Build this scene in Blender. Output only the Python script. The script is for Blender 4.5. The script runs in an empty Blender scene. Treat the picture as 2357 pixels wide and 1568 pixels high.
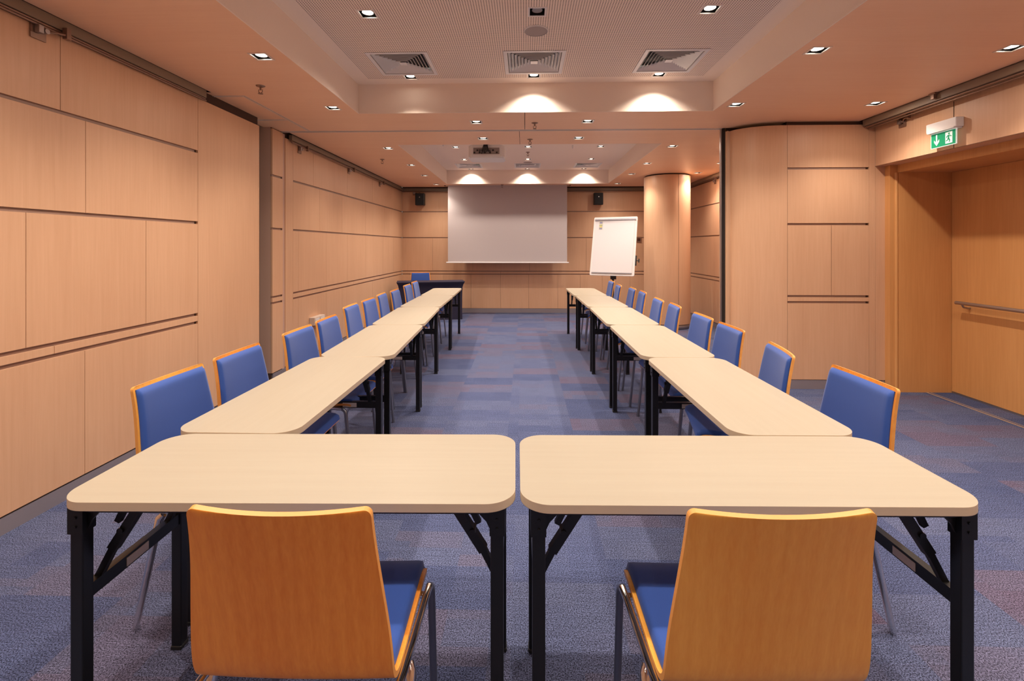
import bpy, bmesh, math, random
from mathutils import Vector, Matrix
random.seed(7)
sc = bpy.context.scene
COL = sc.collection
CAMZ, F, YAW, HZ = 1.425, 1085.0, math.radians(1.56), 567.0
CZ, KZ = 2.672, 2.942          # wood ceiling height, coffer ceiling height

# ------------------------------------------------------------------ materials
def new_mat(name):
    m = bpy.data.materials.new(name); m.use_nodes = True
    nt = m.node_tree; b = nt.nodes['Principled BSDF']
    return m, nt, b
def N(nt, t, **kw):
    n = nt.nodes.new(t)
    for k, v in kw.items():
        if k in n.inputs: n.inputs[k].default_value = v
        else: setattr(n, k, v)
    return n
def plain(name, col, rough=.5, metal=0., spec=.5, bump=0., bscale=200, emis=None, es=0.):
    m, nt, b = new_mat(name)
    b.inputs['Base Color'].default_value = (*col, 1)
    b.inputs['Roughness'].default_value = rough
    b.inputs['Metallic'].default_value = metal
    b.inputs['Specular IOR Level'].default_value = spec
    tc = N(nt, 'ShaderNodeTexCoord'); no = N(nt, 'ShaderNodeTexNoise', Scale=bscale)
    nt.links.new(tc.outputs['Object'], no.inputs['Vector'])
    hs = N(nt, 'ShaderNodeMix'); hs.data_type = 'RGBA'
    hs.inputs[6].default_value = (*[c*.96 for c in col], 1); hs.inputs[7].default_value = (*[min(1, c*1.04) for c in col], 1)
    nt.links.new(no.outputs['Fac'], hs.inputs[0]); nt.links.new(hs.outputs[2], b.inputs['Base Color'])
    if bump:
        bp = N(nt, 'ShaderNodeBump', Strength=bump, Distance=.002)
        nt.links.new(no.outputs['Fac'], bp.inputs['Height']); nt.links.new(bp.outputs['Normal'], b.inputs['Normal'])
    if emis:
        b.inputs['Emission Color'].default_value = (*emis, 1); b.inputs['Emission Strength'].default_value = es
    return m
def wood(name, c1, c2, grain='Z', rough=.42, fine=60., broad=4., contrast=1., cathedral=0.):
    """veneer: noise stretched along the grain axis, plus broad flitch variation"""
    m, nt, b = new_mat(name); L = nt.links
    tc = N(nt, 'ShaderNodeTexCoord')
    def stretched(s_cross, s_along):
        sc3 = [s_cross]*3; sc3['XYZ'.index(grain)] = s_along
        mp = N(nt, 'ShaderNodeMapping'); mp.inputs['Scale'].default_value = sc3
        L.new(tc.outputs['Object'], mp.inputs['Vector']); return mp
    n1 = N(nt, 'ShaderNodeTexNoise', Scale=1., Detail=4., Roughness=.6)
    L.new(stretched(fine, fine*.04).outputs[0], n1.inputs['Vector'])
    n2 = N(nt, 'ShaderNodeTexNoise', Scale=1., Detail=2.)
    L.new(stretched(broad, broad*.16).outputs[0], n2.inputs['Vector'])
    a = N(nt, 'ShaderNodeMath', operation='MULTIPLY'); a.inputs[1].default_value = .5
    L.new(n1.outputs['Fac'], a.inputs[0])
    a2 = N(nt, 'ShaderNodeMath', operation='MULTIPLY_ADD'); a2.inputs[1].default_value = .5
    L.new(n2.outputs['Fac'], a2.inputs[0]); L.new(a.outputs[0], a2.inputs[2])
    fac = a2.outputs[0]
    if cathedral:
        wv = N(nt, 'ShaderNodeTexWave', Scale=1., Distortion=5., Detail=2.); wv.inputs['Detail Scale'].default_value = .7
        L.new(stretched(cathedral, cathedral*.12).outputs[0], wv.inputs['Vector'])
        mx = N(nt, 'ShaderNodeMath', operation='MULTIPLY_ADD'); mx.inputs[1].default_value = .10
        L.new(wv.outputs['Fac'], mx.inputs[0]); L.new(fac, mx.inputs[2]); fac = mx.outputs[0]
    cr = N(nt, 'ShaderNodeValToRGB')
    e = cr.color_ramp.elements
    e[0].position = .5-.25/contrast; e[0].color = (*c1, 1); e[1].position = .5+.25/contrast; e[1].color = (*c2, 1)
    L.new(fac, cr.inputs[0]); L.new(cr.outputs[0], b.inputs['Base Color'])
    b.inputs['Roughness'].default_value = rough; b.inputs['Specular IOR Level'].default_value = .4
    return m

WALLW = wood('maple_wall_veneer', (.60, .345, .205), (.71, .44, .275), 'Z', .45)
CEILW = wood('maple_ceiling_veneer', (.88, .535, .335), (.95, .62, .41), 'X', .45)
DOORW = wood('golden_door_veneer', (.58, .27, .09), (.72, .37, .14), 'Z', .4)
TABLEW = wood('pale_maple_laminate', (.345, .292, .22), (.385, .335, .258), 'X', .42, fine=40, broad=3)
TABLEE = wood('pale_table_edge', (.58, .46, .32), (.64, .51, .37), 'X', .45)
CHAIR_A = wood('red_beech_veneer', (.76, .21, .02), (.97, .39, .06), 'Z', .35, fine=150, broad=8, contrast=.85, cathedral=9)
CHAIR_B = wood('honey_beech_veneer', (.84, .31, .035), (1., .52, .105), 'Z', .35, fine=150, broad=8, contrast=.85, cathedral=9)
PLYE = wood('plywood_edge', (.66, .27, .06), (.80, .38, .10), 'X', .4)
GROOVE = plain('groove_strip', (.30, .185, .14), .5)
SEAM = plain('dark_seam', (.06, .03, .02), .8)
DARK = plain('dark_void', (.02, .014, .012), .9)
FABRIC = plain('blue_chair_fabric', (.025, .078, .34), .68, spec=.3, bump=.25, bscale=900)
FABRIC.node_tree.nodes['Principled BSDF'].inputs['Sheen Weight'].default_value = .2
NAVY = plain('navy_stretch_cloth', (.012, .010, .035), .7, bump=.1, bscale=700)
BLACK = plain('black_powder_coat', (.004, .004, .0042), .36)
BLACKP = plain('black_plastic', (.012, .012, .013), .5)
CHROME = plain('chrome', (.75, .74, .74), .12, 1.)
STEEL = plain('satin_grey_tube', (.22, .24, .30), .35, .8)
BRUSH = plain('brushed_steel', (.42, .38, .37), .38, .9)
BASEM = plain('brushed_skirting', (.38, .34, .36), .42, .55)
RAILM = plain('bronze_rail', (.30, .19, .14), .4, .6)
RAILG = plain('olive_grey_fascia', (.25, .185, .13), .5)
WHITE = plain('matt_white_paint', (.94, .80, .69), .8)
WPLAS = plain('white_plastic', (.80, .77, .76), .4)
SCREENM = plain('grey_projection_fabric', (.50, .44, .44), .85)
PAPER = plain('white_paper', (.74, .72, .74), .7)
TRIMW = plain('downlight_trim', (.80, .74, .70), .35, .3)
LAMP = plain('lamp_lens', (1, 1, 1), .3, emis=(1., .86, .70), es=14.)
LAMPOFF = plain('unlit_lens', (.30, .28, .27), .2)
STICKER = plain('paper_sticker', (.70, .66, .55), .5)

def carpet():
    m, nt, b = new_mat('blue_carpet_tiles'); L = nt.links
    tc = N(nt, 'ShaderNodeTexCoord'); sp = N(nt, 'ShaderNodeSeparateXYZ'); L.new(tc.outputs['Object'], sp.inputs[0])
    def mth(op, a, bb=None, c=None):
        n = N(nt, 'ShaderNodeMath', operation=op)
        for i, v in enumerate((a, bb, c)):
            if v is None: continue
            if isinstance(v, (int, float)): n.inputs[i].default_value = v
            else: L.new(v, n.inputs[i])
        return n.outputs[0]
    def cells(w, h, off, seed):
        ix = mth('FLOOR', mth('DIVIDE', mth('ADD', sp.outputs[0], off), w))
        shift = mth('MULTIPLY', mth('FRACT', mth('MULTIPLY', ix, .37)), h)
        iy = mth('FLOOR', mth('DIVIDE', mth('ADD', sp.outputs[1], shift), h))
        cx = N(nt, 'ShaderNodeCombineXYZ'); L.new(ix, cx.inputs[0]); L.new(iy, cx.inputs[1]); cx.inputs[2].default_value = seed
        wn = N(nt, 'ShaderNodeTexWhiteNoise'); L.new(cx.outputs[0], wn.inputs[0]); return wn.outputs['Value']
    v1 = cells(.5, .25, .13, 1.); v2 = cells(.25, .125, .05, 5.)
    v = mth('ADD', mth('MULTIPLY', v1, .8), mth('MULTIPLY', v2, .2))
    cr = N(nt, 'ShaderNodeValToRGB'); cr.color_ramp.interpolation = 'LINEAR'
    el = cr.color_ramp.elements
    el[0].position = .0; el[0].color = (.064, .080, .165, 1)
    el[1].position = 1.; el[1].color = (.112, .086, .140, 1)
    for p, c in ((.3, (.082, .098, .190)), (.5, (.102, .118, .208)), (.62, (.094, .110, .20)), (.75, (.112, .112, .185)), (.88, (.118, .102, .165))):
        q = el.new(p); q.color = (*c, 1)
    L.new(v, cr.inputs[0])
    n1 = N(nt, 'ShaderNodeTexNoise', Scale=210., Detail=3., Roughness=.8); L.new(tc.outputs['Object'], n1.inputs['Vector'])
    r1 = N(nt, 'ShaderNodeMapRange'); r1.inputs[1].default_value = .40; r1.inputs[2].default_value = .62
    r1.inputs[3].default_value = .08; r1.inputs[4].default_value = 1.85; L.new(n1.outputs['Fac'], r1.inputs[0])
    mp = N(nt, 'ShaderNodeMapping'); mp.inputs['Scale'].default_value = (3, 60, 1); L.new(tc.outputs['Object'], mp.inputs['Vector'])
    n2 = N(nt, 'ShaderNodeTexNoise', Scale=2., Detail=3.); L.new(mp.outputs[0], n2.inputs['Vector'])
    r2 = N(nt, 'ShaderNodeMapRange'); r2.inputs[1].default_value = .3; r2.inputs[2].default_value = .7
    r2.inputs[3].default_value = .85; r2.inputs[4].default_value = 1.15; L.new(n2.outputs['Fac'], r2.inputs[0])
    mul = mth('MULTIPLY', r1.outputs[0], r2.outputs[0])
    mx = N(nt, 'ShaderNodeVectorMath', operation='SCALE'); L.new(cr.outputs[0], mx.inputs[0]); L.new(mul, mx.inputs['Scale'])
    L.new(mx.outputs[0], b.inputs['Base Color'])
    b.inputs['Roughness'].default_value = .95; b.inputs['Specular IOR Level'].default_value = .1
    bp = N(nt, 'ShaderNodeBump', Strength=.5, Distance=.004); L.new(n1.outputs['Fac'], bp.inputs['Height']); L.new(bp.outputs[0], b.inputs['Normal'])
    return m
CARPET = carpet()
def perforated():
    m, nt, b = new_mat('perforated_plaster'); L = nt.links
    tc = N(nt, 'ShaderNodeTexCoord')
    sc_ = N(nt, 'ShaderNodeVectorMath', operation='SCALE'); sc_.inputs['Scale'].default_value = 1/.0165; L.new(tc.outputs['Object'], sc_.inputs[0])
    fr = N(nt, 'ShaderNodeVectorMath', operation='FRACTION'); L.new(sc_.outputs[0], fr.inputs[0])
    sb = N(nt, 'ShaderNodeVectorMath', operation='SUBTRACT'); sb.inputs[1].default_value = (.5, .5, 0); L.new(fr.outputs[0], sb.inputs[0])
    mu = N(nt, 'ShaderNodeVectorMath', operation='MULTIPLY'); mu.inputs[1].default_value = (1, 1, 0); L.new(sb.outputs[0], mu.inputs[0])
    ln = N(nt, 'ShaderNodeVectorMath', operation='LENGTH'); L.new(mu.outputs[0], ln.inputs[0])
    mr = N(nt, 'ShaderNodeMapRange'); mr.inputs[1].default_value = .24; mr.inputs[2].default_value = .32; L.new(ln.outputs['Value'], mr.inputs[0])
    mx = N(nt, 'ShaderNodeMix'); mx.data_type = 'RGBA'; mx.inputs[6].default_value = (.20, .15, .13, 1); mx.inputs[7].default_value = (.94, .79, .68, 1)
    L.new(mr.outputs[0], mx.inputs[0]); L.new(mx.outputs[2], b.inputs['Base Color']); b.inputs['Roughness'].default_value = .85
    return m
PERF = perforated()

# ------------------------------------------------------------------ mesh helpers
class MB:
    def __init__(s): s.v = []; s.f = []; s.m = []; s.sm = []
    def add(s, vs, fs, mi=0, smooth=False, M=None):
        o = len(s.v)
        s.v += [tuple(M @ Vector(v)) if M else tuple(v) for v in vs]
        for f in fs: s.f.append([o+i for i in f]); s.m.append(mi); s.sm.append(smooth)
        return s
    def box(s, x0, x1, y0, y1, z0, z1, mi=0, M=None):
        vs = [(x, y, z) for z in (z0, z1) for y in (y0, y1) for x in (x0, x1)]
        return s.add(vs, [(0, 2, 3, 1), (4, 5, 7, 6), (0, 1, 5, 4), (2, 6, 7, 3), (0, 4, 6, 2), (1, 3, 7, 5)], mi, False, M)
    def cbox(s, x0, x1, y0, y1, z0, z1, c=.003, mi=0, M=None):
        bm = bmesh.new(); bmesh.ops.create_cube(bm, size=1)
        for v in bm.verts: v.co = Vector(((x0+x1)/2+v.co.x*(x1-x0), (y0+y1)/2+v.co.y*(y1-y0), (z0+z1)/2+v.co.z*(z1-z0)))
        bmesh.ops.bevel(bm, geom=bm.edges[:], offset=c, segments=2, affect='EDGES', profile=.5)
        s.addbm(bm, mi, False, M); return s
    def addbm(s, bm, mi=0, smooth=False, M=None):
        bm.verts.index_update()
        s.add([v.co.copy() for v in bm.verts], [[v.index for v in f.verts] for f in bm.faces], mi, smooth, M); bm.free()
    def tube(s, pts, r, n=12, mi=0, M=None, square=False, cap=True):
        pts = [Vector(p) for p in pts]; rings = []
        rr = r if isinstance(r, (list, tuple)) else [r]*len(pts)
        up = None
        for i, p in enumerate(pts):
            d = ((pts[min(i+1, len(pts)-1)]-p).normalized() + (p-pts[max(i-1, 0)]).normalized()).normalized()
            if up is None:
                up = Vector((0, 0, 1)) if abs(d.z) < .9 else Vector((0, 1, 0))
            a = d.cross(up).normalized(); b_ = a.cross(d).normalized(); up = b_
            k = 4 if square else n
            rings.append([p+(a*math.cos(t)+b_*math.sin(t))*rr[i]*(1.414 if square else 1) for t in [2*math.pi*(j+(.5 if square else 0))/k for j in range(k)]])
        k = len(rings[0]); vs = [v for r_ in rings for v in r_]; fs = []
        for i in range(len(rings)-1):
            for j in range(k): fs.append((i*k+j, i*k+(j+1) % k, (i+1)*k+(j+1) % k, (i+1)*k+j))
        s.add(vs, fs, mi, not square, M)
        if cap: s.add(rings[0], [list(range(k))[::-1]], mi, False, M); s.add(rings[-1], [list(range(k))], mi, False, M)
        return s
    def cyl(s, c, r, h, axis='Z', n=24, mi=0, M=None, r2=None):
        d = {'X': Vector((h, 0, 0)), 'Y': Vector((0, h, 0)), 'Z': Vector((0, 0, h))}[axis]; c = Vector(c)
        return s.tube([c, c+d], [r, r if r2 is None else r2], n, mi, M)
    def poly(s, pts, h, mi=0, M=None, side=None):
        """prism of a 2D outline from z=0 to z=h"""
        n = len(pts)
        s.add([(x, y, 0) for x, y in pts], [list(range(n))[::-1]], mi, False, M)
        s.add([(x, y, h) for x, y in pts], [list(range(n))], mi, False, M)
        s.add([(x, y, 0) for x, y in pts]+[(x, y, h) for x, y in pts], [(i, (i+1) % n, n+(i+1) % n, n+i) for i in range(n)], mi if side is None else side, False, M)
        return s
    def build(s, name, mats, parent=None):
        me = bpy.data.meshes.new(name); me.from_pydata(s.v, [], s.f)
        if not isinstance(mats, (list, tuple)): mats = [mats]
        for m in mats: me.materials.append(m)
        me.polygons.foreach_set('material_index', s.m); me.polygons.foreach_set('use_smooth', s.sm); me.update()
        o = bpy.data.objects.new(name, me); COL.objects.link(o)
        if parent: o.parent = parent
        return o
def weld(o):
    bm = bmesh.new(); bm.from_mesh(o.data); bmesh.ops.remove_doubles(bm, verts=bm.verts, dist=1e-5)
    bmesh.ops.recalc_face_normals(bm, faces=bm.faces); bm.to_mesh(o.data); bm.free(); return o
def tag(o, label, cat, group=None, kind=None):
    o['label'] = label; o['category'] = cat
    if group: o['group'] = group
    if kind: o['kind'] = kind
    return o
def thing(name, label, cat, loc=(0, 0, 0), rz=0, group=None):
    o = bpy.data.objects.new(name, None); COL.objects.link(o); o.location = loc; o.rotation_euler = (0, 0, rz)
    o.empty_display_size = .1
    return tag(o, label, cat, group)
def struct(o, label=None):
    o['kind'] = 'structure'
    if label: o['label'] = label
    return o
def dup(root, loc=None, rz=None, label=None, group=None):
    def rec(o, par):
        c = o.copy(); COL.objects.link(c); c.parent = par
        for ch in list(kids.get(o.name, [])): rec(ch, c)
        return c
    kids = {}
    for o in bpy.data.objects:
        if o.parent: kids.setdefault(o.parent.name, []).append(o)
    c = rec(root, None)
    if loc is not None: c.location = loc
    if rz is not None: c.rotation_euler = (0, 0, rz)
    if label: c['label'] = label
    if group: c['group'] = group
    return c
def rounded(w, d, r, n=8):
    pts = []
    for cx, cy, a0 in ((w/2-r, d/2-r, 0), (-w/2+r, d/2-r, 90), (-w/2+r, -d/2+r, 180), (w/2-r, -d/2+r, 270)):
        for i in range(n+1):
            a = math.radians(a0+90*i/n); pts.append((cx+r*math.cos(a), cy+r*math.sin(a)))
    return pts

# ------------------------------------------------------------------ lamp positions
COFFER1 = (-1.56, 1.73, -2.0, 4.38); COFFER2 = (-1.56, 1.655, 5.76, 9.38)
wood_lights = []   # x, y, label
for y, t in ((-2.7, 'in the unseen rearmost row added for light'), (-1.55, 'unseen, added behind the front chairs'), (.75, 'over the front chairs'), (1.9, 'over the front tables'), (3.05, 'nearest one in view'), (4.2, 'last before the partition track')):  # two rearmost rows are unseen, added to light the front chair backs
    wood_lights += [(-1.73, y, f'downlight left of the near coffer, {t}'),
                    (1.86, y, f'downlight right of the near coffer, {t}'),
                    (3.06, y, f'downlight close to the right wall rail, {t}')]
wood_lights += [(-.488, 4.72, 'bright downlight before the partition track, left of the sprinkler'),
                (.628, 4.72, 'downlight before the partition track, right of the sprinkler'),
                (-.483, 5.44, 'small downlight just behind the partition track, above the projector'),
                (.62, 5.44, 'small downlight just behind the partition track, right of the ceiling seam'),
                (-1.74, 5.95, 'downlight in the far wood ceiling left of the coffer, nearest of four'),
                (-1.745, 7.19, 'downlight in the far wood ceiling left of the coffer, second of four'),
                (-1.765, 8.24, 'downlight in the far wood ceiling left of the coffer, third of four'),
                (-1.78, 9.42, 'downlight in the far wood ceiling at the left back corner of the far coffer'),
                (1.84, 5.92, 'bright downlight in the far wood ceiling at the right front corner of the far coffer'),
                (1.84, 7.14, 'dim downlight in the far wood ceiling, second right of the far coffer'),
                (1.84, 8.17, 'downlight in the far wood ceiling, third right of the far coffer'),
                (1.84, 9.40, 'downlight in the far wood ceiling at the right back corner of the far coffer'),
                (2.93, 8.07, 'downlight close to the round column, washing its right side'),
                (2.935, 7.13, 'downlight half seen at the edge of the stored partition')]
coffer_lights = []
for j, (y, t) in enumerate(((-1.4, 'unseen row added behind the front chairs'), (.75, 'row over the front chairs'), (1.9, 'row over the front tables'), (3.05, 'row before the air diffusers'), (4.2, 'row at the coffer end'))):  # first row is out of view, added as back light on the chairs
    for i, (x, u) in enumerate(((-1.025, 'left'), (.08, 'middle'), (1.185, 'right'))):
        off = (y == 3.05 and i == 1)
        lab = f'{"unlit dark" if off else "lit"} downlight in the perforated ceiling, {u} of the {t}'
        coffer_lights.append((x, y, lab, off))
for y, t in ((7.19, 'front row'), (8.22, 'middle row'), (9.25, 'row nearest the screen')):
    for x, u in ((-1.06, 'left'), (.05, 'middle'), (1.155, 'right')):
        coffer_lights.append((x, y, f'lit downlight in the far white coffer, {u} of the {t}', False))
HOLE = .048
def sub_cells(rect, holes, z, mi, mb, flip=True):
    x0, x1, y0, y1 = rect
    xs = sorted({x0, x1} | {min(max(h[i], x0), x1) for h in holes for i in (0, 1)})
    ys = sorted({y0, y1} | {min(max(h[i], y0), y1) for h in holes for i in (2, 3)})
    for a, b in zip(xs, xs[1:]):
        if b-a < 1e-6: continue
        run = None
        for c, d in list(zip(ys, ys[1:]))+[(None, None)]:
            solid = False
            if c is not None:
                mx, my = (a+b)/2, (c+d)/2
                solid = not any(h[0] < mx < h[1] and h[2] < my < h[3] for h in holes)
            if solid and run is None: run = c; last = d
            elif solid: last = d
            elif run is not None:
                mb.add([(a, run, z), (b, run, z), (b, last, z), (a, last, z)], [(0, 3, 2, 1) if flip else (0, 1, 2, 3)], mi); run = None
hl = lambda x, y, r=HOLE: (x-r, x+r, y-r, y+r)

# ------------------------------------------------------------------ setting: floor and ceiling
struct(MB().box(-3.1, 4.5, -3.9, 10.3, -.05, 0).build('floor', CARPET), 'carpet tiles in mixed blues and purples')
mb = MB()
holes = [hl(x, y) for x, y, _ in wood_lights] + [COFFER1, COFFER2]
S = .002
holes += [(-1.66, .94, 9.62, 9.74)]                                                                    # slot of the screen
holes += [(-.001-S, .0+S, 4.38, 5.03), (-.06-S, -.06+S, 5.1, 5.76)]                                   # board seams
holes += [(-2.33-S, -2.33+S, 3.85, 5.03), (-2.738, -2.33, 3.85-S, 3.85+S), (-2.738, -2.33, 4.585-S, 4.585+S)]   # access hatch joints
sub_cells((-2.54, 3.335, -3.9, 3.75), holes, CZ, 0, mb)
sub_cells((-2.738, 3.335, 3.75, 4.8), holes, CZ, 0, mb)
sub_cells((-2.738, 2.62, 4.8, 5.035), holes, CZ, 0, mb)
sub_cells((-2.585, 3.27, 5.085, 9.88), holes, CZ, 0, mb)
sub_cells((-3.1, 4.5, -3.9, 10.3), [(COFFER1[0]-.02, COFFER1[1]+.02, COFFER1[2]-.02, COFFER1[3]+.02), (COFFER2[0]-.02, COFFER2[1]+.02, COFFER2[2]-.02, COFFER2[3]+.02)], CZ+.08, 1, mb)
struct(mb.build('ceiling', [CEILW, DARK]), 'wood veneer ceiling')
# coffers: plaster sides and ceiling
DIFF1 = [(-1.01, 3.9), (.077, 3.9), (1.18, 3.9)]; DIFF2 = [(-1.05, 8.86), (.05, 8.86), (1.17, 8.86)]
DH = .245
def coffer(R, top_holes, margin, name):
    x0, x1, y0, y1 = R; m = MB()
    for a, b in (((x0, y0), (x0, y1)), ((x0, y1), (x1, y1)), ((x1, y1), (x1, y0)), ((x1, y0), (x0, y0))):
        m.add([(a[0], a[1], CZ-.001), (b[0], b[1], CZ-.001), (b[0], b[1], KZ), (a[0], a[1], KZ)], [(0, 1, 2, 3)], 0)
    g = margin
    sub_cells((x0+g, x1-g, y0+g, y1-g), top_holes, KZ, 1, m)
    sub_cells((x0, x1, y0, y1), [(x0+g, x1-g, y0+g, y1-g)], KZ, 0, m)
    # small plaster lip where the coffer meets the veneer
    for (a, b, c, d) in ((x0-.0, x0+.006, y0, y1), (x1-.006, x1, y0, y1), (x0, x1, y1-.006, y1)):
        m.box(a, b, c, d, CZ-.004, CZ+.01, 0)
    return struct(m.build(name, [WHITE, PERF if R[2] < 0 else WHITE]), 'plaster ceiling coffer')
cl = [hl(x, y) for x, y, _, _ in coffer_lights]
coffer(COFFER1, cl+[hl(x, y, DH-.02) for x, y in DIFF1], .14, 'ceiling')
PERF2 = WHITE
coffer(COFFER2, cl+[hl(x, y, DH-.02) for x, y in DIFF2], .10, 'ceiling')
# partition track across the ceiling
m = MB(); m.box(-2.72, 2.1, 5.035, 5.047, CZ-.004, CZ+.05, 0); m.box(-2.72, 2.1, 5.073, 5.085, CZ-.006, CZ+.05, 0); m.box(-2.72, 2.1, 5.047, 5.073, CZ+.02, CZ+.05, 1)
struct(m.build('trim_1', [TRIMW, DARK]), 'metal track of the folding partition')
m = MB()
for a in ((-2.344, -2.338, 3.85, 5.03), (-2.322, -2.316, 3.84, 5.03), (-2.735, -2.32, 3.836, 3.842), (-2.735, -2.34, 3.858, 3.864), (-2.735, -2.34, 4.571, 4.577), (-2.735, -2.34, 4.593, 4.599)):
    m.box(a[0], a[1], a[2], a[3], CZ-.003, CZ+.004)
struct(m.build('trim_2', TRIMW), 'pale frame of the ceiling access hatch')

# ------------------------------------------------------------------ panelled walls
def panel_wall(mb, O, U, Nn, u0, u1, rows, T=.018, ztop=2.8, gap=.0035):
    """rows: (z0, z1, [seam positions]); panels are real boards in front of a dark backing, horizontal grooves show a strip"""
    O = Vector(O); U = Vector(U); Nn = Vector(Nn)
    M = Matrix((( U.x, Nn.x, 0, O.x), (U.y, Nn.y, 0, O.y), (0, 0, 1, 0), (0, 0, 0, 1)))
    for z0, z1, seams in rows:
        e = [u0]+[s for s in sorted(seams) if u0 < s < u1]+[u1]
        for i, (a, b) in enumerate(zip(e, e[1:])):
            mb.box(a+(gap/2 if i else 0), b-(gap/2 if i < len(e)-2 else 0), -T, 0, z0, z1, 0, M)
    mb.box(u0, u1, -T-.03, -T, 0, ztop, 1, M)
    # strip behind wide grooves
    zs = sorted(rows, key=lambda r: r[0])
    for a, b in zip(zs, zs[1:]):
        if b[0]-a[1] > .01:
            mb.box(u0, u1-.026, -T, -T+.008, a[1], b[0], 2, M); mb.box(u1-.026, u1, -T, -T+.003, a[1], b[0], 1, M)
g = .011
Z1, Z2, Z3, Z4 = .827, .890, 1.61, 2.168     # groove centre heights
WT = 2.59
mats3 = [WALLW, SEAM, GROOVE]
mb = MB()
def left_rows(t, r2, r3, strip, low, top=WT):
    return [(.095, Z1-g, low), (Z1+g, Z2-g, strip), (Z2+g, Z3-g, r3), (Z3+g, Z4-g, r2), (Z4+g, top, t)]
yl = lambda s: s
panel_wall(mb, (-2.57, 0, 0), (0, 1, 0), (1, 0, 0), -3.9, 3.636, left_rows([-.2, 1.2, 2.54], [-.3, .7, 1.69, 2.69], [.4, 1.4, 2.36, 3.13], [.9, 2.507], [-.5, .6, 1.65, 2.685, ]))
panel_wall(mb, (-2.57, 0, 0), (0, 1, 0), (1, 0, 0), 3.64, 4.497, [(.095, WT, [])])
mb.box(-2.60, -2.57, 4.494, 4.50, .0, WT, 1)
# recess of the stored partition, wall beyond it
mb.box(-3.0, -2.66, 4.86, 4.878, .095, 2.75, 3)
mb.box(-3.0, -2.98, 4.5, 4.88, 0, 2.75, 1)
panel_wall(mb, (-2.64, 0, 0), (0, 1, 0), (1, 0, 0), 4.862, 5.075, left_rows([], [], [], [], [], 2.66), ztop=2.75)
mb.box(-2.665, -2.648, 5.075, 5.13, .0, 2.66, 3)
panel_wall(mb, (-2.64, 0, 0), (0, 1, 0), (1, 0, 0), 5.13, 5.30, [(.095, 2.62, [])], ztop=2.75)
panel_wall(mb, (-2.64, 0, 0), (0, 1, 0), (1, 0, 0), 5.303, 10.1, left_rows([5.82, 6.95, 8.1, 9.2], [6.0, 6.74, 7.75, 8.8], [5.43, 6.2, 6.95, 7.76, 8.7, 9.4], [7.2], [5.43, 6.2, 6.75, 7.35, 8.1, 8.9], 2.62), ztop=2.75)
JAMB = plain('brown_jamb_laminate', (.56, .36, .28), .5)  # even grey-brown tone for the recess jamb and channel strip
struct(mb.build('wall_left', mats3+[JAMB]), 'maple panelled wall with brown horizontal grooves')
# back wall
mb = MB()
panel_wall(mb, (0, 10.1, 0), (1, 0, 0), (0, -1, 0), -2.64, 3.34,
    [(.095, Z1-g, [-2.3, -1.75, -1.157, -.522, .083, .705, 1.18, 1.648, 2.237, 2.85]), (Z1+g, Z2-g, [-.52]), (Z2+g, Z3-g, [-1.986, -1.12, .1, 1.31, 2.2]), (Z3+g, Z4-g, [-1.3, .5, 2.7]), (Z4+g, 2.61, [-1.3, .7])], ztop=2.75)
struct(mb.build('wall_back', mats3), 'maple panelled end wall')
# far right wall
mb = MB()
panel_wall(mb, (3.32, 0, 0), (0, 1, 0), (-1, 0, 0), 5.2, 10.1,
    [(.095, Z1-g, [6.3, 7.6, 8.3]), (Z1+g, Z2-g, []), (Z2+g, Z3-g, [6.6, 9.0]), (Z3+g, Z4-g, [7.3]), (Z4+g, 2.60, [8.3])], ztop=2.75)
mb.box(2.135, 3.36, 5.17, 5.2, 0, 2.75, 0); mb.box(2.12, 2.14, 5.08, 5.2, 0, 2.75, 0)
struct(mb.build('wall_far_right', mats3), 'maple panelled wall behind the column')
# partition store: rounded corner and flat panel with grooves, facing the camera
mb = MB()
YP = 4.78
arc = [(2.115, 5.05), (2.125, 5.0)]+[(2.62-.47*math.cos(math.radians(a)), 5.06-.28*math.sin(math.radians(a))) for a in range(8, 89, 4)]+[(2.6195, 4.78)]
vs = []; fs = []
for x, y in arc: vs += [(x, y, .095), (x, y, 2.635)]
for i in range(len(arc)-1): fs.append((2*i, 2*i+2, 2*i+3, 2*i+1))
mb.add(vs, fs, 0, True)
mb.box(2.14, 2.62, 5.05, 5.1, 0, 2.75, 1)
ZP = [(.095, .866-g, []), (.866+g, .926-g, []), (.926+g, 1.645-g, [3.053]), (1.645+g, 2.201-g, []), (2.201+g, 2.635, [])]
panel_wall(mb, (0, YP, 0), (1, 0, 0), (0, -1, 0), 2.622, 3.418, ZP, ztop=2.75)
panel_wall(mb, (0, YP, 0), (1, 0, 0), (0, -1, 0), 3.42, 3.4795, [(.095, 2.635, [])], ztop=2.75)
panel_wall(mb, (0, YP, 0), (1, 0, 0), (0, -1, 0), 3.481, 3.575, [(.095, 2.22, [])], ztop=2.22)
struct(mb.build('wall_partition_store', mats3), 'rounded maple partition store with grooved flat panel')
struct(MB().box(2.083, 2.112, 5.035, 5.07, 0, CZ).build('trim_3', DARK), 'black edge seal of the partition store')
struct(MB().box(2.068, 2.083, 5.045, 5.06, 0, CZ).build('trim_4', BRUSH), 'metal channel beside the black seal')
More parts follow.
